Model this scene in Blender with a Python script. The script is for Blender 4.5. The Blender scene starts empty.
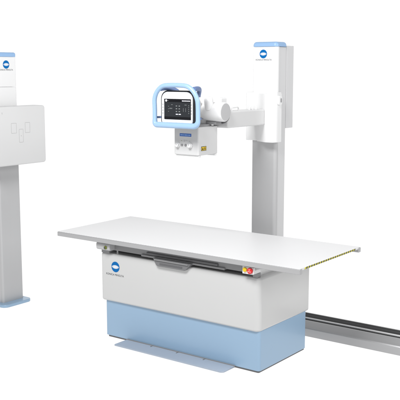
import bpy, bmesh, math
from mathutils import Vector, Matrix

scene = bpy.context.scene
COL = scene.collection
R = math.radians

# ------------------------------------------------------------------ materials
def srgb(r, g, b):
    f = lambda c: (c / 255 / 12.92) if c / 255 <= .04045 else ((c / 255 + .055) / 1.055) ** 2.4
    return (f(r), f(g), f(b), 1)

def mat(name, col, rough=.4, metal=0, spec=.5, bump=.0, bscale=900, var=.03, vscale=3.0, coat=0, stretch=None, emit=0):
    m = bpy.data.materials.new(name); m.use_nodes = True
    nt = m.node_tree; N = nt.nodes; L = nt.links
    b = N['Principled BSDF']
    b.inputs['Roughness'].default_value = rough
    b.inputs['Metallic'].default_value = metal
    b.inputs['Specular IOR Level'].default_value = spec
    b.inputs['Coat Weight'].default_value = coat
    b.inputs['Coat Roughness'].default_value = .15
    tc = N.new('ShaderNodeTexCoord'); mp = N.new('ShaderNodeMapping')
    L.new(tc.outputs['Object'], mp.inputs['Vector'])
    if stretch: mp.inputs['Scale'].default_value = stretch
    n = N.new('ShaderNodeTexNoise'); n.inputs['Scale'].default_value = vscale; n.inputs['Detail'].default_value = 4
    L.new(mp.outputs['Vector'], n.inputs['Vector'])
    mx = N.new('ShaderNodeMixRGB'); mx.blend_type = 'MIX'
    mx.inputs[1].default_value = tuple(c * (1 - var) for c in col[:3]) + (1,)
    mx.inputs[2].default_value = tuple(min(1, c * (1 + var)) for c in col[:3]) + (1,)
    L.new(n.outputs['Fac'], mx.inputs[0]); L.new(mx.outputs[0], b.inputs['Base Color'])
    if var > 0:
        mr = N.new('ShaderNodeMapRange'); mr.inputs['To Min'].default_value = max(.02, rough - .05); mr.inputs['To Max'].default_value = rough + .05
        L.new(n.outputs['Fac'], mr.inputs['Value']); L.new(mr.outputs[0], b.inputs['Roughness'])
    if bump:
        n2 = N.new('ShaderNodeTexNoise'); n2.inputs['Scale'].default_value = bscale; n2.inputs['Detail'].default_value = 2
        L.new(mp.outputs['Vector'], n2.inputs['Vector'])
        bp = N.new('ShaderNodeBump'); bp.inputs['Strength'].default_value = bump; bp.inputs['Distance'].default_value = .001
        L.new(n2.outputs['Fac'], bp.inputs['Height']); L.new(bp.outputs[0], b.inputs['Normal'])
    if emit:
        L.new(mx.outputs[0], b.inputs['Emission Color']); b.inputs['Emission Strength'].default_value = emit
    return m

M = {}
M['white'] = mat('white_enamel', (.76, .76, .76, 1), .38, bump=.05, coat=.1, var=.012)
M['top'] = mat('white_laminate', (.735, .735, .74, 1), .45, bump=.03, var=.01)
M['offwhite'] = mat('warm_grey_cover', (.57, .57, .566, 1), .40, bump=.06, var=.015, coat=.3)
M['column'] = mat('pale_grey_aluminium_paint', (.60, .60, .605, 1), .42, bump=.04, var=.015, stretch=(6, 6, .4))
M['shadedcolumn'] = mat('shaded_column_cover', (.47, .47, .475, 1), .4, metal=.1, bump=.04, var=.02, stretch=(6, 6, .4))  # white column covers low down, with their shade put into the colour
M['lampbox'] = mat('lamp_box_enamel', (.62, .62, .62, 1), .4, bump=.05, coat=.1, var=.012)
M['panel'] = mat('detector_panel_paint', (.62, .62, .62, 1), .45, bump=.04, var=.012)
M['grey'] = mat('light_grey_plastic', (.47, .47, .475, 1), .45, bump=.05, var=.02)
M['trim'] = mat('anodised_trim', (.43, .43, .435, 1), .42, metal=.3, var=.02, stretch=(.5, 20, 20))
M['midgrey'] = mat('mid_grey_plastic', (.25, .25, .255, 1), .5, var=.05)
M['traygrey'] = mat('tray_grey', (.17, .17, .175, 1), .5, var=.05)
M['dark'] = mat('dark_grey_steel', (.11, .11, .115, 1), .5, var=.08)
M['black'] = mat('black_plastic', (.012, .013, .016, 1), .35, var=.05)
M['blue'] = mat('pale_blue_enamel', (.275, .41, .56, 1), .3, bump=.05, var=.02, coat=.25)
M['bluecap'] = mat('pale_blue_plastic', (.27, .43, .66, 1), .4, var=.02)
M['bluehandle'] = mat('sky_blue_handle', (.33, .50, .72, 1), .36, var=.01, coat=.3)
M['bluedark'] = mat('dull_blue_bracket', (.13, .19, .36, 1), .5, var=.03)
M['footplate'] = mat('blue_grey_footplate', (.36, .415, .495, 1), .5, bump=.15, bscale=500, var=.04)
M['emblem'] = mat('emblem_blue', srgb(0, 100, 168), .5, spec=.15, var=.02)
M['emblemwhite'] = mat('emblem_white', (.85, .85, .85, 1), .4, var=.0)
M['ink'] = mat('grey_ink', (.07, .07, .08, 1), .6, var=.0)
M['inkpale'] = mat('pale_grey_ink', (.42, .42, .42, 1), .6, var=.0)
M['seam'] = mat('side_key_grey', (.40, .40, .41, 1), .6, var=.0)  # even pale grey of the console's side keys
M['screen'] = mat('screen_glass', (.024, .026, .03, 1), .18, var=.02)
M['screenbar'] = mat('screen_black', (.006, .006, .008, 1), .18, var=.02)
M['glyph'] = mat('screen_glyph_grey', (.20, .21, .21, 1), .4, var=.0, emit=.25)
M['glyphwhite'] = mat('screen_glyph_white', (.78, .78, .86, 1), .4, var=.0, emit=.3)
M['labelblue'] = mat('label_blue', srgb(38, 92, 176), .45, var=.02)
M['labeltext'] = mat('label_pale_blue', srgb(150, 184, 228), .5, var=.0)
M['yellow'] = mat('signal_yellow', srgb(226, 190, 20), .45, var=.03)
M['hazard'] = mat('hazard_yellow', (.55, .50, .03, 1), .5, var=.03)
M['red'] = mat('signal_red', srgb(212, 20, 26), .35, var=.03, coat=.3)
M['green'] = mat('olive_green_plastic', (.16, .19, .02, 1), .45, var=.05)
M['rail'] = mat('brushed_aluminium', (.42, .42, .425, 1), .33, metal=.4, var=.04, vscale=3, stretch=(.06, 12, 12))
M['track'] = mat('track_black', (.034, .034, .035, 1), .75, spec=.2, var=.1, stretch=(1, 20, 20))
M['lit'] = None

# ------------------------------------------------------------------ mesh helpers
def thing(name, label, cat, loc, group=None):
    o = bpy.data.objects.new(name, None); COL.objects.link(o)
    o.location = loc; o.empty_display_size = .1
    o['label'] = label; o['category'] = cat
    if group: o['group'] = group
    return o

def root_of(p):
    while p.parent: p = p.parent
    return p

def obj(name, bm, mats, parent=None, label=None, angle=32):
    """link a bmesh given in world coordinates as ONE object under its parent"""
    bmesh.ops.recalc_face_normals(bm, faces=bm.faces)
    if parent is not None:
        bmesh.ops.translate(bm, verts=bm.verts, vec=-Vector(root_of(parent).location))
    for f in bm.faces: f.smooth = True
    for e in bm.edges:
        e.smooth = len(e.link_faces) == 2 and e.calc_face_angle(0) < R(angle)
    me = bpy.data.meshes.new(name); bm.to_mesh(me); bm.free()
    if not isinstance(mats, (list, tuple)): mats = [mats]
    for m in mats: me.materials.append(m)
    o = bpy.data.objects.new(name, me); COL.objects.link(o)
    if parent is not None: o.parent = parent
    if label: o['label'] = label
    w = o.modifiers.new('normals', 'WEIGHTED_NORMAL'); w.keep_sharp = True
    return o

def new(): return bmesh.new()

def setmat(faces, i):
    for f in faces: f.material_index = i

def merge(bm, other, mi=0):
    off = {}
    for v in other.verts: off[v] = bm.verts.new(v.co)
    out = []
    for f in other.faces:
        try: g = bm.faces.new([off[v] for v in f.verts])
        except ValueError: continue
        g.material_index = mi; out.append(g)
    other.free(); return out

def rrect(x0, x1, y0, y1, r, seg=6):
    """rounded rectangle; r one radius or four: (x1,y1),(x0,y1),(x0,y0),(x1,y0)"""
    if not isinstance(r, (list, tuple)): r = [r] * 4
    P = []
    for (cx, cy, a0, rr) in ((x1 - r[0], y1 - r[0], 0, r[0]), (x0 + r[1], y1 - r[1], 90, r[1]),
                             (x0 + r[2], y0 + r[2], 180, r[2]), (x1 - r[3], y0 + r[3], 270, r[3])):
        if rr <= 1e-6: P.append((cx, cy)); continue
        for k in range(seg + 1):
            a = R(a0 + 90 * k / seg); P.append((cx + rr * math.cos(a), cy + rr * math.sin(a)))
    return P

def ax(axis, t, u, v):
    return {'x': (t, u, v), 'y': (u, t, v), 'z': (u, v, t)}[axis]

def inset(poly, d):
    """offset a counter-clockwise polygon inward by d (mitred)"""
    n = len(poly); out = []
    for i in range(n):
        p0, p, p1 = poly[i - 1], poly[i], poly[(i + 1) % n]
        def nrm(a, b):
            l = math.hypot(b[0] - a[0], b[1] - a[1]) or 1; return (-(b[1] - a[1]) / l, (b[0] - a[0]) / l)
        a, b = nrm(p0, p), nrm(p, p1)
        k = max(.35, 1 + a[0] * b[0] + a[1] * b[1])
        out.append((p[0] + d * (a[0] + b[0]) / k, p[1] + d * (a[1] + b[1]) / k))
    return out

def prism(bm, poly, axis, a, b, bev=0, seg=3, mi=0, lo=True):
    """extrude a 2-D polygon along an axis from a to b, cap rims rounded by bev (lo=False: only the far rim)"""
    area2 = sum(p[0] * q[1] - q[0] * p[1] for p, q in zip(poly, poly[1:] + poly[:1]))
    if area2 < 0: poly = poly[::-1]
    L = []
    S = [math.pi / 2 * k / seg for k in range(seg + 1)] if bev else []
    L += [(a + bev * (1 - math.cos(t)), bev * (1 - math.sin(t))) for t in S] if bev and lo else [(a, 0)]
    L += [(b - bev * (1 - math.cos(t)), bev * (1 - math.sin(t))) for t in reversed(S)] if bev else [(b, 0)]
    t = bmesh.new(); rings = [[t.verts.new(ax(axis, h, *p)) for p in (inset(poly, d) if d > 1e-9 else poly)] for h, d in L]
    n = len(poly)
    for A, B in zip(rings, rings[1:]):
        for i in range(n): t.faces.new((A[i], A[(i + 1) % n], B[(i + 1) % n], B[i]))
    t.faces.new(rings[0]); t.faces.new(rings[-1])
    return merge(bm, t, mi)

def box(bm, x0, x1, y0, y1, z0, z1, bev=.003, seg=3, mi=0):
    t = bmesh.new()
    bmesh.ops.create_cube(t, size=1)
    for v in t.verts:
        v.co = ((x0 + x1) / 2 + v.co.x * (x1 - x0), (y0 + y1) / 2 + v.co.y * (y1 - y0), (z0 + z1) / 2 + v.co.z * (z1 - z0))
    if bev: bmesh.ops.bevel(t, geom=list(t.edges), offset=bev, segments=seg, profile=.5, affect='EDGES')
    return merge(bm, t, mi)

def lathe(bm, c, axis, prof, n=40, mi=0):
    """profile [(t, r)] turned about an axis direction through c"""
    d = Vector({'x': (1, 0, 0), 'y': (0, 1, 0), 'z': (0, 0, 1)}[axis]) if isinstance(axis, str) else Vector(axis).normalized()
    u = d.orthogonal().normalized(); w = d.cross(u); c = Vector(c)
    t = bmesh.new(); rings = []
    for (s, r) in prof:
        rings.append([t.verts.new(c + d * s + (u * math.cos(2 * math.pi * k / n) + w * math.sin(2 * math.pi * k / n)) * max(r, 1e-5)) for k in range(n)])
    for A, B in zip(rings, rings[1:]):
        for k in range(n): t.faces.new((A[k], A[(k + 1) % n], B[(k + 1) % n], B[k]))
    t.faces.new(rings[0]); t.faces.new(rings[-1][::-1])
    return merge(bm, t, mi)

def rod_prof(a, b, r, bev, n=4):
    P = []
    for k in range(n + 1):
        q = math.pi / 2 * k / n; P.append((a + bev - bev * math.cos(q), r - bev + bev * math.sin(q)))
    for k in range(n + 1):
        q = math.pi / 2 * k / n; P.append((b - bev + bev * math.sin(q), r - bev + bev * math.cos(q)))
    return [(a, 1e-5)] + P + [(b, 1e-5)]

def tube(bm, pts, r, closed=False, n=14, mi=0, flat=1.0):
    pts = [Vector(p) for p in pts]; m = len(pts); t = bmesh.new(); rings = []
    nrm = None
    for i in range(m):
        if closed: d = (pts[(i + 1) % m] - pts[i - 1]).normalized()
        else: d = (pts[min(i + 1, m - 1)] - pts[max(i - 1, 0)]).normalized()
        if nrm is None: nrm = d.orthogonal().normalized() if not closed else d.cross(Vector((0, 1, 0))).normalized()
        nrm = (nrm - d * nrm.dot(d)).normalized(); w = d.cross(nrm)
        rr = r[i] if isinstance(r, (list, tuple)) else r
        rings.append([t.verts.new(pts[i] + (nrm * math.cos(2 * math.pi * k / n) + w * flat * math.sin(2 * math.pi * k / n)) * rr) for k in range(n)])
    for i in range(m if closed else m - 1):
        A = rings[i]; B = rings[(i + 1) % m]
        for k in range(n): t.faces.new((A[k], A[(k + 1) % n], B[(k + 1) % n], B[k]))
    if not closed: t.faces.new(rings[0]); t.faces.new(rings[-1][::-1])
    return merge(bm, t, mi)

def face_map(facing, plane):
    """(right, up) seen from the front -> world: a small offset d lifts proud of the plane"""
    if facing == '-y': return lambda u, v, d=0: Vector((u, plane - d, v))
    if facing == '+x': return lambda u, v, d=0: Vector((plane + d, u, v))

def flat(bm, F, poly, d0, d1, mi=0):
    t = bmesh.new()
    lo = [t.verts.new(F(u, v, d0)) for u, v in poly]; hi = [t.verts.new(F(u, v, d1)) for u, v in poly]
    n = len(poly)
    t.faces.new(lo); t.faces.new(hi[::-1])
    for i in range(n): t.faces.new((lo[i], lo[(i + 1) % n], hi[(i + 1) % n], hi[i]))
    return merge(bm, t, mi)

def quad(u0, u1, v0, v1): return [(u0, v0), (u1, v0), (u1, v1), (u0, v1)]
def disc(u, v, r, n=40): return [(u + r * math.cos(2 * math.pi * k / n), v + r * math.sin(2 * math.pi * k / n)) for k in range(n)]

def emblem(parent, F, u, v, r):
    """round blue emblem crossed by tapering white bars that swell into a lens in its middle"""
    bm = new()
    flat(bm, F, disc(u, v, r, 56), -.001, .0012, 0)
    for q, hw, t in ((0, .90, .075), (.16, .83, .056), (-.16, .83, .056), (.295, .64, .038), (-.295, .64, .038)):
        P = []
        for k in range(17):
            s = -1 + k / 8; P.append((u + s * hw * r, v + q * r * (1 - .35 * s * s) + t * r * (1 - .75 * s * s)))
        for k in range(17):
            s = 1 - k / 8; P.append((u + s * hw * r, v + q * r * (1 - .35 * s * s) - t * r * (1 - .75 * s * s)))
        flat(bm, F, P, .0008, .0022, 1)
    return obj('emblem', bm, [M['emblem'], M['emblemwhite']], parent)

def lettering(parent, F, text, u0, u1, v, m, name='lettering', bold=.0, hscale=1.0):
    """real letters: font curve -> mesh, fitted between u0 and u1, base line v"""
    c = bpy.data.curves.new('t', 'FONT'); c.body = text; c.size = 1; c.resolution_u = 3; c.offset = bold
    to = bpy.data.objects.new('t', c); COL.objects.link(to)
    dg = bpy.context.evaluated_depsgraph_get(); dg.update()
    me = bpy.data.meshes.new_from_object(to.evaluated_get(dg))
    bpy.data.objects.remove(to); bpy.data.curves.remove(c)
    bm = bmesh.new(); bm.from_mesh(me); bpy.data.meshes.remove(me)
    xs = [w.co.x for w in bm.verts]; k = (u1 - u0) / (max(xs) - min(xs)); x0 = min(xs)
    for w in bm.verts: w.co = F(u0 + (w.co.x - x0) * k, v + w.co.y * k * hscale, .0012)
    return obj(name, bm, m, parent)

# ------------------------------------------------------------------ setting: white studio sweep, glow put into its material
def build_sweep():
    em = bpy.data.materials.new('glowing_white_sweep'); em.use_nodes = True
    b = em.node_tree.nodes['Principled BSDF']
    n = em.node_tree.nodes.new('ShaderNodeTexNoise'); n.inputs['Scale'].default_value = .6
    cr = em.node_tree.nodes.new('ShaderNodeMapRange'); cr.inputs['To Min'].default_value = 1.03; cr.inputs['To Max'].default_value = 1.06
    em.node_tree.links.new(n.outputs['Fac'], cr.inputs['Value'])
    b.inputs['Base Color'].default_value = (.04, .04, .04, 1); b.inputs['Roughness'].default_value = .9
    b.inputs['Specular IOR Level'].default_value = 0
    b.inputs['Emission Color'].default_value = (1, 1, 1, 1)
    em.node_tree.links.new(cr.outputs[0], b.inputs['Emission Strength'])  # floor and backdrop emit their own white, which washes out cast shadows
    fw = Vector((-.595, .804, 0)); rt = Vector((.804, .595, 0)); o = Vector((-.3, .6, 0))
    def strip(prof, w):
        bm = new(); prev = None
        for (d, z) in prof:
            a = [bm.verts.new(o + fw * d + rt * s + Vector((0, 0, z))) for s in (-w, w)]
            if prev: bm.faces.new((prev[0], prev[1], a[1], a[0]))
            prev = a
        return bm
    f = obj('floor', strip([(-9, 0), (-3, 0), (5, 0)], 14), em); f['kind'] = 'structure'
    P = [(5, 0)]
    for k in range(1, 13):
        a = math.pi / 2 * k / 12; P.append((5 + 1.5 * math.sin(a), 1.5 - 1.5 * math.cos(a)))
    P.append((6.5, 7))
    w = obj('backdrop', strip(P, 14), em); w['kind'] = 'structure'
build_sweep()

# ------------------------------------------------------------------ the examination table
TOP = .8056
tb = thing('examination_table', 'long flat white examination table on a broad grey and pale blue pedestal', 'x-ray table', (.02, .435, 0))
bm = new(); prism(bm, rrect(-1.1, 1.1, 0, .87, .006, 3), 'z', .7915, TOP, .002, 2)
top = obj('tabletop', bm, M['top'], tb)
def edge_rail(y0, y1):
    bm = new()
    prism(bm, rrect(y0, y1, .767, TOP - .0035, .005, 3), 'x', -1.1035, 1.1045, .003, 2)
    # shallow accessory groove along the outer side
    return obj('edge_rail', bm, M['trim'], tb)
edge_rail(-.006, .028); edge_rail(.842, .876)
# hazard stripe on the right end of the slab
bm = new(); F = face_map('+x', 1.1)
y = .062; k = 0
while y < .79:
    y2 = min(y + .0165, .79)
    P = [(y, .7925), (y2, .7925), (min(y2 + .006, .796), TOP - .001), (y + .006, TOP - .001)]
    flat(bm, F, P, -.001, .0022, k % 2); y = y2; k += 1
obj('hazard_stripe', bm, [M['hazard'], M['black']], top)

# the pedestal: grey cover above, blue base below
px0, px1, py0, py1, zb, zt = -.71, .7494, .07, .7795, .294, .6747
bm = new(); prism(bm, rrect(px0, px1, py0, py1, (.03, .03, .026, .042), 8), 'z', zb, zt, .018, 5)
ped = obj('pedestal_cover', bm, M['offwhite'], tb)
Fp = face_map('-y', py0)
emblem(ped, Fp, -.556, .576, .041)
lettering(ped, Fp, 'KONICA MINOLTA', -.652, -.472, .506, M['ink'])
bm = new(); prism(bm, rrect(px0 + .03, px1 - .005, py0 + .02, py1 - .042, (.02, .02, .012, .022), 6), 'z', .012, zb + .004, .003, 2)
obj('pedestal_base', bm, M['blue'], tb)
bm = new(); prism(bm, rrect(px0 + .045, px1 - .012, py0 + .024, py1 - .05, .012, 4), 'z', 0, .0125, 0)
obj('plinth', bm, M['dark'], tb)
# flat foot switch plate along the front
bm = new(); prism(bm, rrect(-.462, .545, -.066, .081, (.004, .004, .012, .03), 6), 'z', .003, .014, .003, 2)
fp = obj('foot_plate', bm, M['footplate'], tb)
for x in (-.2, .045, .29):
    bm = new(); box(bm, x - .003, x + .003, .052, .079, .012, .019, .002, 2); obj('clip', bm, M['midgrey'], fp)
bm = new(); box(bm, -.462, .548, .079, .0835, .004, .02, .001, 1); obj('hinge_strip', bm, M['midgrey'], fp)

# running gear between the pedestal and the top
bm = new()
box(bm, -.60, .60, .15, .74, zt - .004, .735, .004)
obj('carriage_box', bm, M['dark'], tb)
bm = new(); box(bm, .69, .702, .13, .72, zt - .002, .7905, .003)
obj('side_apron', bm, M['white'], tb)
bm = new()
box(bm, -.66, .66, .10, .735, .737, .7912, .004)
obj('underframe', bm, M['midgrey'], tb)
for y0 in (.085, .70):
    bm = new(); box(bm, -.69, .66, y0, y0 + .055, .7, .758, .006); obj('cross_rail', bm, M['midgrey'], tb)
# slot and cassette tray with its grip on the front
bm = new(); box(bm, -.25, .40, .0735, .12, .712, .731, .004); obj('slot_cover', bm, M['dark'], tb)
bm = new(); box(bm, -.30, .46, .072, .12, .693, .709, .004); obj('slot_ledge', bm, M['midgrey'], tb)
bm = new()
prism(bm, [(-.165, .702), (-.135, .652), (-.12, .646), (.125, .646), (.14, .652), (.185, .702)], 'y', .046, .12, .005, 3)
tr = obj('cassette_tray', bm, M['traygrey'], tb)
bm = new(); prism(bm, rrect(-.145, .165, .691, .6985, .003, 3), 'y', .036, .05, .002, 2); obj('grip_lip', bm, M['midgrey'], tr)
bm = new(); prism(bm, rrect(-.10, .11, .66, .672, .004, 3), 'y', .043, .05, .002, 2); obj('finger_recess', bm, M['dark'], tr)

# left end control with a green knob
bm = new()
prism(bm, rrect(.024, .105, .703, .763, .02, 5), 'x', -.715, -.575, .008, 3)
cl = obj('control_box', bm, M['grey'], tb, label='grey rounded control box at the left end with an olive green knob')
bm = new(); lathe(bm, (-.716, .066, .735), 'x', rod_prof(-.008, .006, .023, .004)); obj('end_cap', bm, M['midgrey'], cl)
bm = new(); lathe(bm, (-.612, .024, .728), 'y', rod_prof(-.010, .004, .0135, .003)); lathe(bm, (-.612, .012, .728), 'y', rod_prof(-.004, .003, .007, .001), mi=1)
obj('knob', bm, [M['green'], M['ink']], cl)
bm = new(); box(bm, -.70, -.62, .07, .16, zt - .002, .706, .004); obj('bracket', bm, M['midgrey'], cl)
# right end control with a yellow and a red button
bm = new()
prism(bm, [(.643, .708), (.725, .708), (.735, .713), (.735, .756), (.643, .760)], 'y', .022, .11, .003, 3)
cr = obj('control_box', bm, M['white'], tb, label='white control box at the right end with a yellow and a red button')
bm = new(); lathe(bm, (.666, .022, .738), 'y', rod_prof(-.01, .004, .0155, .003)); obj('button', bm, M['yellow'], cr, label='yellow push button')
bm = new(); lathe(bm, (.709, .022, .735), 'y', rod_prof(-.016, .004, .0205, .005))
for a in range(3):
    q = R(90 + 120 * a); F = face_map('-y', .0058)
    c, s = math.cos(q), math.sin(q)
    flat(bm, F, [(.709 + c * .004 - s * .0016, .735 + s * .004 + c * .0016), (.709 + c * .004 + s * .0016, .735 + s * .004 - c * .0016),
                 (.709 + c * .012 + s * .0022, .735 + s * .012 - c * .0022), (.709 + c * .012 - s * .0022, .735 + s * .012 + c * .0022)], -.001, .0012, 1)
obj('button', bm, [M['red'], M['emblemwhite']], cr, label='red round stop button')
bm = new(); prism(bm, [(.735, .735), (.752, .745), (.80, .757), (.80, .766), (.735, .766)], 'y', .04, .1, .003, 2); obj('gusset', bm, M['grey'], cr)
bm = new(); box(bm, .688, .728, .08, .125, zt - .002, .7085, .006); obj('bracket', bm, M['midgrey'], cr)

# ------------------------------------------------------------------ floor rail
fr = thing('floor_rail', 'low silver floor rail with dark tracks running out to the right behind the table', 'rail', (.8, 1.15, 0))
bm = new()
prism(bm, [(1.01, .002), (1.01, .062), (1.016, .07), (1.095, .1), (1.107, .1), (1.107, .088), (1.292, .088), (1.292, .1), (1.305, .1), (1.305, .002)], 'x', -.52, 2.6, 0)
obj('rail_body', bm, M['rail'], fr)
for y0, y1, z1 in ((1.109, 1.150, .0965), (1.178, 1.288, .0985)):
    bm = new()
    prism(bm, [(y0, .0895), (y0, z1), (y0 + .004, z1 + .001), (y1 - .004, z1 + .001), (y1, z1), (y1, .0895)], 'x', -.515, 2.598, 0); obj('track', bm, M['track'], fr)
bm = new(); prism(bm, rrect(1.1515, 1.1765, .089, .103, .004, 3), 'x', -.515, 2.598, 0); obj('running_strip', bm, M['column'], fr)
for y0 in (1.235,):
    bm = new(); prism(bm, rrect(y0, y0 + .004, .09, .1005, .001, 2), 'x', -.515, 2.598, 0); obj('ridge', bm, M['dark'], fr)
bm = new(); prism(bm, rrect(1.006, 1.309, .001, .106, .01, 3), 'x', -.535, -.519, .003, 2); obj('end_stop', bm, M['midgrey'], fr)

# ------------------------------------------------------------------ tube stand on the rail
ts = thing('tube_stand', 'tall white column behind the table with a screen head on its arm', 'x-ray stand', (.124, 1.2, .1035))
cx0, cx1 = .011, .236
bm = new(); box(bm, -.12, .36, 1.10, 1.30, .1035, .20, .012); obj('trolley', bm, M['grey'], ts)
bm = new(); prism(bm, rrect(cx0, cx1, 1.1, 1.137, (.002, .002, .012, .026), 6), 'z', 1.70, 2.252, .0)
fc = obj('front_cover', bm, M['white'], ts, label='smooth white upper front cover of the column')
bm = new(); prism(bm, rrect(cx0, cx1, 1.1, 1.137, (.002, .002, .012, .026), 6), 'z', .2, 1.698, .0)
obj('front_cover', bm, M['shadedcolumn'], ts, label='lower front cover of the column, shade put into its grey')  # same cover as above, darkened in colour to carry the shade
bm = new(); prism(bm, rrect(cx0 + .004, cx1 - .004, 1.139, 1.252, .006, 3), 'z', .2, 2.250, .0)
obj('column', bm, M['column'], ts)
bm = new()
P = rrect(cx0 - .003, cx1 + .003, 1.095, 1.258, .03, 6)
prism(bm, P, 'z', 2.253, 2.291, .026, 5, lo=False)
obj('cap', bm, M['bluecap'], ts, label='pale blue cap')
Fc = face_map('-y', 1.1)
emblem(fc, Fc, .111, 2.196, .034)
lettering(fc, Fc, 'KONICA MINOLTA', .042, .188, 2.145, M['ink'])
bm = new(); prism(bm, rrect(.022, .233, 1.254, 1.366, .005, 3), 'z', 1.607, 2.262, .003, 2)
obj('rear_cover', bm, M['column'], ts, label='boxy grey cover on the back of the upper column')

# carriage that climbs the column
bm = new(); prism(bm, rrect(-.034, .256, 1.070, 1.150, (.01, .01, .014, .02), 5), 'z', 1.513, 1.897, .006, 3)
ca = obj('carriage', bm, M['white'], ts)
P = [(.262, 1.128), (.278, 1.112), (.278, 1.062)]
for k in range(1, 9):
    a = R(90 * k / 8); P.append((.228 + .05 * math.cos(a), 1.062 - .056 * math.sin(a)))
for k in range(0, 13):
    q = k / 12; P.append((.20 - .12 * q, 1.006 + .062 * (q * q * (3 - 2 * q)) ** .9))
P += [(.07, 1.085), (.07, 1.128)]
bm = new(); prism(bm, P, 'z', 1.507, 1.888, .005, 3)
obj('carriage_nose', bm, M['white'], ca)
bm = new(); prism(bm, rrect(1.048, 1.098, 1.80, 1.872, .015, 5), 'x', .272, .294, .006, 3); hb = obj('brake_grip', bm, M['white'], ca)
bm = new(); prism(bm, rrect(1.069, 1.085, 1.82, 1.853, .006, 4), 'x', .29, .2955, .001, 1); obj('slot', bm, M['midgrey'], hb)
# arm
bm = new()
prism(bm, rrect(.500, 1.04, 0, .123, .018, 5), 'x', .052, .187, .012, 4)
for v in bm.verts:
    v.co.z += 1.645
arm = obj('arm', bm, M['lampbox'], ts)
# small fittings on top of the arm
bm = new(); tube(bm, [(.14, .62, 1.764), (.14, .62, 1.782), (.14, .632, 1.792), (.14, .70, 1.794), (.14, .712, 1.784), (.14, .712, 1.764)], .006, n=10); obj('cable_clip', bm, M['white'], arm)
for y in (.86, .90, .955):
    bm = new(); lathe(bm, (.14, y, 1.766), 'z', rod_prof(0, .024, .009, .003), 16); obj('stud', bm, M['white'], arm)
# pivot between arm and tube
bm = new(); lathe(bm, (.092, .468, 1.735), 'y', rod_prof(0, .066, .056, .006)); pv = obj('pivot', bm, M['white'], ts)
bm = new(); lathe(bm, (.140, .474, 1.752), 'y', rod_prof(0, .022, .074, .005)); obj('pivot_ring', bm, M['dark'], pv)
bm = new(); box(bm, .05, .152, .462, .545, 1.772, 1.872, .014, 4); obj('pivot_cover', bm, M['white'], pv)
# tube housing
bm = new()
lathe(bm, (0, .42, 1.769), 'x', [(-.2, 1e-5), (-.2, .052), (-.19, .06), (-.05, .066), (.12, .069), (.2, .071), (.214, .0705), (.222, .066), (.2235, .064), (.2235, 1e-5)], 56)
th = obj('tube_housing', bm, M['white'], ts)
bm = new(); lathe(bm, (.222, .42, 1.769), 'x', [(0, 1e-5), (0, .063), (.003, .0625), (.0045, .06), (.0045, 1e-5)], 56); obj('end_disc', bm, M['grey'], th)
bm = new()
lathe(bm, (.112, .372, 1.80), (0, -.18, 1), [(-.02, 1e-5), (-.02, .02), (-.012, .03), (0, .033), (.05, .034), (.062, .033), (.072, .028), (.078, .018), (.08, 1e-5)], 36)
obj('cable_socket', bm, M['white'], th)
# swivel plates between tube and light box
bm = new()
lathe(bm, (-.01, .40, 1.662), 'z', rod_prof(0, .016, .098, .004), 48); lathe(bm, (-.01, .405, 1.676), 'z', rod_prof(0, .04, .072, .003), 48)
obj('swivel_plate', bm, M['grey'], ts)
bm = new(); box(bm, .02, .15, .40, .54, 1.674, 1.702, .008); obj('support_bracket', bm, M['midgrey'], ts)
# collimator box
kx0, kx1, ky0, ky1, kz0, kz1 = -.122, .104, .25, .494, 1.455, 1.664
bm = new()
prism(bm, rrect(kx0, kx1, ky0, ky1, .014, 4), 'z', kz0, kz1, .008, 3)
co = obj('collimator', bm, M['lampbox'], ts)
for y0, y1 in ((.262, .285), (.46, .482)):
    bm = new(); box(bm, kx0 + .012, kx1 - .003, y0, y1, kz0 - .013, kz0 + .001, .003); obj('accessory_rail', bm, M['white'], co)
bm = new(); box(bm, kx0 + .03, kx1 - .03, .30, .445, kz0 - .004, kz0 + .001, .001, 1); obj('beam_window', bm, M['dark'], co)
Fk = face_map('-y', ky0)
bm = new()
flat(bm, Fk, quad(-.066, .039, 1.592, 1.613), -.001, .0012, 0)
for k in range(7):
    u = -.058 + k * .0132
    flat(bm, Fk, quad(u, u + (.0085 if k % 3 else .0105), 1.5985, 1.6065), .0008, .0018, 1)
obj('blue_label', bm, [M['labelblue'], M['labeltext']], co)
for u in (-.08, .033):
    bm = new()
    lathe(bm, (u, ky0, 1.527), 'y', rod_prof(-.026, .002, .0145, .003), 32); lathe(bm, (u, ky0 - .001, 1.527), 'y', rod_prof(-.008, .002, .0185, .002), 32)
    box(bm, u - .0015, u + .0015, ky0 - .0268, ky0 - .024, 1.529, 1.5405, .0, mi=1)
    obj('dial', bm, [M['white'], M['midgrey']], co)
for u, m in ((-.045, 'midgrey'), (-.012, 'midgrey')):
    bm = new(); lathe(bm, (u, ky0, 1.528), 'y', rod_prof(-.006, .002, .0085, .002), 24); obj('push_button', bm, M[m], co)
bm = new()
for u, v, w in ((-.052, 1.558, .006), (-.03, 1.562, .016), (-.006, 1.562, .008), (.018, 1.556, .01), (-.028, 1.553, .008)):
    flat(bm, Fk, quad(u, u + w, v, v + .0035), -.0006, .0006, 1 if u < -.05 else 0)
obj('scale_marks', bm, [M['inkpale'], M['green']], co)
Fkx = face_map('+x', kx1)
bm = new()
flat(bm, Fkx, quad(.283, .346, 1.489, 1.521), -.001, .0009, 0)
flat(bm, Fkx, quad(.287, .342, 1.4925, 1.5175), .0005, .0014, 1)
flat(bm, Fkx, [(.291, 1.496), (.311, 1.496), (.301, 1.514)], .001, .0021, 0)
flat(bm, Fkx, quad(.2998, .3022, 1.5005, 1.5085), .0018, .0026, 0)
for v in (1.4965, 1.5025, 1.5085):
    flat(bm, Fkx, quad(.317, .338, v, v + .0032), .001, .0021, 0)
obj('warning_label', bm, [M['black'], M['yellow']], co, label='small yellow and black warning label')

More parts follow.
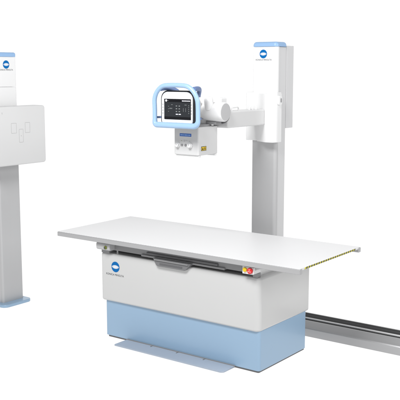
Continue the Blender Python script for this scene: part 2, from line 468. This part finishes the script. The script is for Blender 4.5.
# control console: black shell, white face, dark screen
bx0, bx1, bz0, bz1, by = -.138, .141, 1.689, 1.917, .128
bm = new(); prism(bm, rrect(bx0 - .012, bx1 + .015, bz0 - .003, bz1 + .009, (.062, .062, .026, .026), 10), 'y', by + .008, by + .066, .004, 3)
cs = obj('console', bm, M['black'], ts, label='console head with a dark screen in a white face and black shell')
bm = new(); prism(bm, rrect(bx0, bx1, bz0, bz1, (.055, .055, .022, .022), 10), 'y', by, by + .02, .004, 3)
obj('face_plate', bm, M['white'], cs)
sx0, sx1, sz0, sz1 = -.112, .129, 1.720, 1.867
Fs = face_map('-y', by)
bm = new()
flat(bm, Fs, rrect(sx0, sx1, sz0, sz1, .004, 3), -.002, .0008, 0)
flat(bm, Fs, quad(sx0 + .002, sx1 - .002, sz1 - .022, sz1 - .002), .0002, .0014, 1)
flat(bm, Fs, quad(sx0 + .002, sx1 - .002, sz0 + .002, sz0 + .020), .0002, .0014, 1)
flat(bm, Fs, disc(sx0 + .019, sz1 - .0125, .0082, 24), .001, .0022, 3)
flat(bm, Fs, quad(sx0 + .031, sx0 + .040, sz1 - .014, sz1 - .011), .001, .0022, 2)
for k in range(6):
    u = sx1 - .078 + k * .0125
    flat(bm, Fs, quad(u, u + .0095, sz1 - .0165, sz1 - .010), .001, .0022, 3)
sc_ = sz1 - .022
glyphs = []
for i in range(2):
    for j in range(4):
        glyphs.append((-.006 + i * .026, sc_ - .025 - j * .0195, .012 if j < 3 else .019, .006, 3 if j == 3 else 2))
for j in range(3): glyphs.append((-.076, sc_ - .03 - j * .018, .008, .0025, 2))
for j in range(2): glyphs.append((-.064, sc_ - .043 - j * .004, .026, .0018, 2))
for j in range(5): glyphs.append((.107, sc_ - .022 - j * .0135, .006, .0045, 2))
glyphs += [(.073, sc_ - .018, .018, .003, 2), (-.048, sc_ - .018, .014, .0025, 2), (.061, sc_ - .042, .002, .026, 2), (.081, sc_ - .042, .002, .026, 2)]
for (u, v, w, h, mi) in glyphs:
    flat(bm, Fs, quad(u, u + w, v - h, v), .0002, .0014, mi)
obj('screen', bm, [M['screen'], M['screenbar'], M['glyph'], M['glyphwhite']], cs)
for j in range(4):
    for u0, u1 in ((bx0 + .008, bx0 + .019), (bx1 - .011, bx1 - .003)):
        bm = new(); flat(bm, Fs, rrect(u0, u1, 1.760 + j * .021, 1.768 + j * .021, .002, 2), -.001, .0014, 0)
        obj('side_key', bm, M['seam'], cs)
bm = new(); prism(bm, rrect(-.10, .045, 1.715, 1.86, .03, 5), 'y', by + .063, .37, .01, 3); obj('mount_body', bm, M['white'], ts)
# guard handle: closed loop of blue tube round the console
hx0, hx1, hz0, hz1, hy = -.187, .203, 1.679, 1.949, .112
pts = []
L = rrect(hx0, hx1, hz0, hz1, (.112, .108, .022, .04), 14)
for i, (u, v) in enumerate(L):
    q = L[(i + 1) % len(L)]; pts.append((u, v))
    d = math.hypot(q[0] - u, q[1] - v); n = int(d / .02)
    for k in range(1, n): pts.append((u + (q[0] - u) * k / n, v + (q[1] - v) * k / n))
bm = new()
rad = [.0165 + .0045 * max(0, 1 - (v - hz0) / .04) for u, v in pts]
tube(bm, [(u, hy - .010 * max(0, (v - 1.80) / .15), v + (.016 * (1 - ((u - .005) / .2) ** 2) * max(0, (v - 1.85) / .1))) for u, v in pts], rad, True, 18)
hd = obj('guard_handle', bm, M['bluehandle'], ts)
for s, xa, xb in ((-1, -.125, -.06), (1, .170, .11)):
    bm = new()
    B = [Vector((xa, .108, 1.938)), Vector((xa, .20, 1.95)), Vector((xb, .25, 1.93)), Vector((xb, .24, 1.88))]
    tube(bm, [B[0] * (1 - q) ** 3 + B[1] * 3 * q * (1 - q) ** 2 + B[2] * 3 * q * q * (1 - q) + B[3] * q ** 3 for q in [k / 14 for k in range(15)]], .0165, n=22)
    obj('handle_bracket', bm, M['bluedark'], hd)
for xa, xb in ((-.19, -.12), (.195, .135)):
    bm = new(); tube(bm, [(xa, .116, 1.731), (xa * .97, .165, 1.731), (xb, .19, 1.735)], .008, n=10); obj('handle_bracket', bm, M['bluedark'], hd)

# ------------------------------------------------------------------ wall stand with detector
ws = thing('detector_stand', 'pale grey upright stand with a flat square panel and a blue foot plate', 'x-ray stand', (-2.12, .28, 0))
wx, wy0, wy1 = -1.985, .168, .399
bm = new(); prism(bm, rrect(-2.42, -1.912, .118, .442, (.05, .05, .05, .055), 8), 'z', .002, .03, .006, 3)
obj('base_plate', bm, M['blue'], ws)
bm = new(); prism(bm, rrect(-2.30, -2.03, wy0 + .004, wy1 - .004, .008, 3), 'z', .029, 2.18, 0)
obj('column', bm, M['column'], ws)
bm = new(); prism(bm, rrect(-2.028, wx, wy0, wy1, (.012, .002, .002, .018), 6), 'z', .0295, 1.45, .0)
fl = obj('front_cover', bm, M['shadedcolumn'], ws, label='lower front cover of the detector column')  # shade below the panel is put into this cover's darker colour
bm = new(); prism(bm, rrect(-2.028, wx, wy0, wy1, (.012, .002, .002, .018), 6), 'z', 1.928, 2.183, .0)
fu = obj('front_cover', bm, M['white'], ws, label='topmost front cover with the round blue emblem')
bm = new(); prism(bm, rrect(-2.028, wx, wy0, wy1, (.012, .002, .002, .018), 6), 'z', 1.452, 1.926, .0)
obj('front_cover', bm, M['white'], ws, label='middle front cover, just above the panel')
bm = new(); prism(bm, rrect(-2.303, wx + .003, wy0 - .003, wy1 + .003, .018, 5), 'z', 2.184, 2.222, .017, 5, lo=False)
obj('cap', bm, M['bluecap'], ws, label='pale blue cap')
Fw = face_map('+x', wx)
emblem(fu, Fw, .288, 2.118, .035)
lettering(fu, Fw, 'KONICA MINOLTA', .208, .362, 2.067, M['ink'])
bm = new(); box(bm, -2.0, -1.955, .185, .37, 1.34, 1.68, .006); obj('panel_slide', bm, M['midgrey'], ws)
bm = new(); prism(bm, rrect(.0, .580, 1.262, 1.766, .026, 8), 'x', -1.965, -1.83, .012, 5)
dp = obj('detector_panel', bm, M['panel'], ws)
Fd = face_map('+x', -1.83)
def frame(u0, u1, v0, v1, rr, t=.0026):
    bm = new(); P = rrect(u0, u1, v0, v1, rr, 3); Q = rrect(u0 + t, u1 - t, v0 + t, v1 - t, max(.0005, rr - t), 3)
    for i in range(len(P)):
        j = (i + 1) % len(P); flat(bm, Fd, [P[i], P[j], Q[j], Q[i]], -.0005, .0007)
    bmesh.ops.remove_doubles(bm, verts=bm.verts, dist=1e-6)
    return obj('field_mark', bm, M['inkpale'], dp)
frame(.187, .246, 1.537, 1.624, .003); frame(.342, .398, 1.535, 1.624, .003)
fm = frame(.272, .32, 1.455, 1.57, .007)
bm = new(); flat(bm, Fd, disc(.296, 1.512, .004, 12), -.0005, .0007); obj('centre_dot', bm, M['inkpale'], fm)
bm = new(); flat(bm, Fd, [(.086, 1.7135), (.0918, 1.7135), (.0918, 1.700), (.0942, 1.700), (.0942, 1.7135), (.100, 1.7135), (.100, 1.716), (.086, 1.716)], -.0005, .0007)
obj('corner_mark', bm, M['inkpale'], dp)

# ------------------------------------------------------------------ light
w = bpy.data.worlds.new('World'); scene.world = w; w.use_nodes = True
bg = w.node_tree.nodes['Background']; bg.inputs[0].default_value = (.97, .98, 1, 1); bg.inputs[1].default_value = .22

def area(name, loc, tgt, size, power, col=(1, 1, 1)):
    l = bpy.data.lights.new(name, 'AREA'); l.shape = 'RECTANGLE'; l.size, l.size_y = size; l.energy = power; l.color = col
    o = bpy.data.objects.new(name, l); COL.objects.link(o); o.location = loc
    o.rotation_euler = (Vector(tgt) - Vector(loc)).to_track_quat('-Z', 'Y').to_euler()
    return o
area('key_softbox', (.7, -2.9, 4.5), (.1, .6, 1.1), (2.0, 1.3), 240)
area('side_softbox', (5.0, 1.4, 3.4), (0, .5, 1.0), (2.0, 2.0), 110)

area('added_strip_fill', (4.7, -5.3, 2.5), (.3, .4, .7), (.5, 2.6), 55)  # added lamp behind the camera, for highlights on the rounded corners

# ------------------------------------------------------------------ camera
c = bpy.data.cameras.new('camera'); co_ = bpy.data.objects.new('camera', c); COL.objects.link(co_)
c.sensor_width = 36; c.sensor_fit = 'HORIZONTAL'; c.lens = 36 * 848.11 / 400; c.clip_end = 200; c.clip_start = .05
pit, yaw = .1515, -.637
fw = Vector((math.sin(yaw) * math.cos(pit), math.cos(yaw) * math.cos(pit), -math.sin(pit)))
co_.location = (3.7484, -4.6568, 2.067)
co_.rotation_euler = fw.to_track_quat('-Z', 'Y').to_euler()
scene.camera = co_
scene.render.resolution_x = scene.render.resolution_y = 1024
scene.view_settings.view_transform = 'Standard'; scene.view_settings.look = 'None'
scene.view_settings.exposure = 0; scene.view_settings.gamma = 1
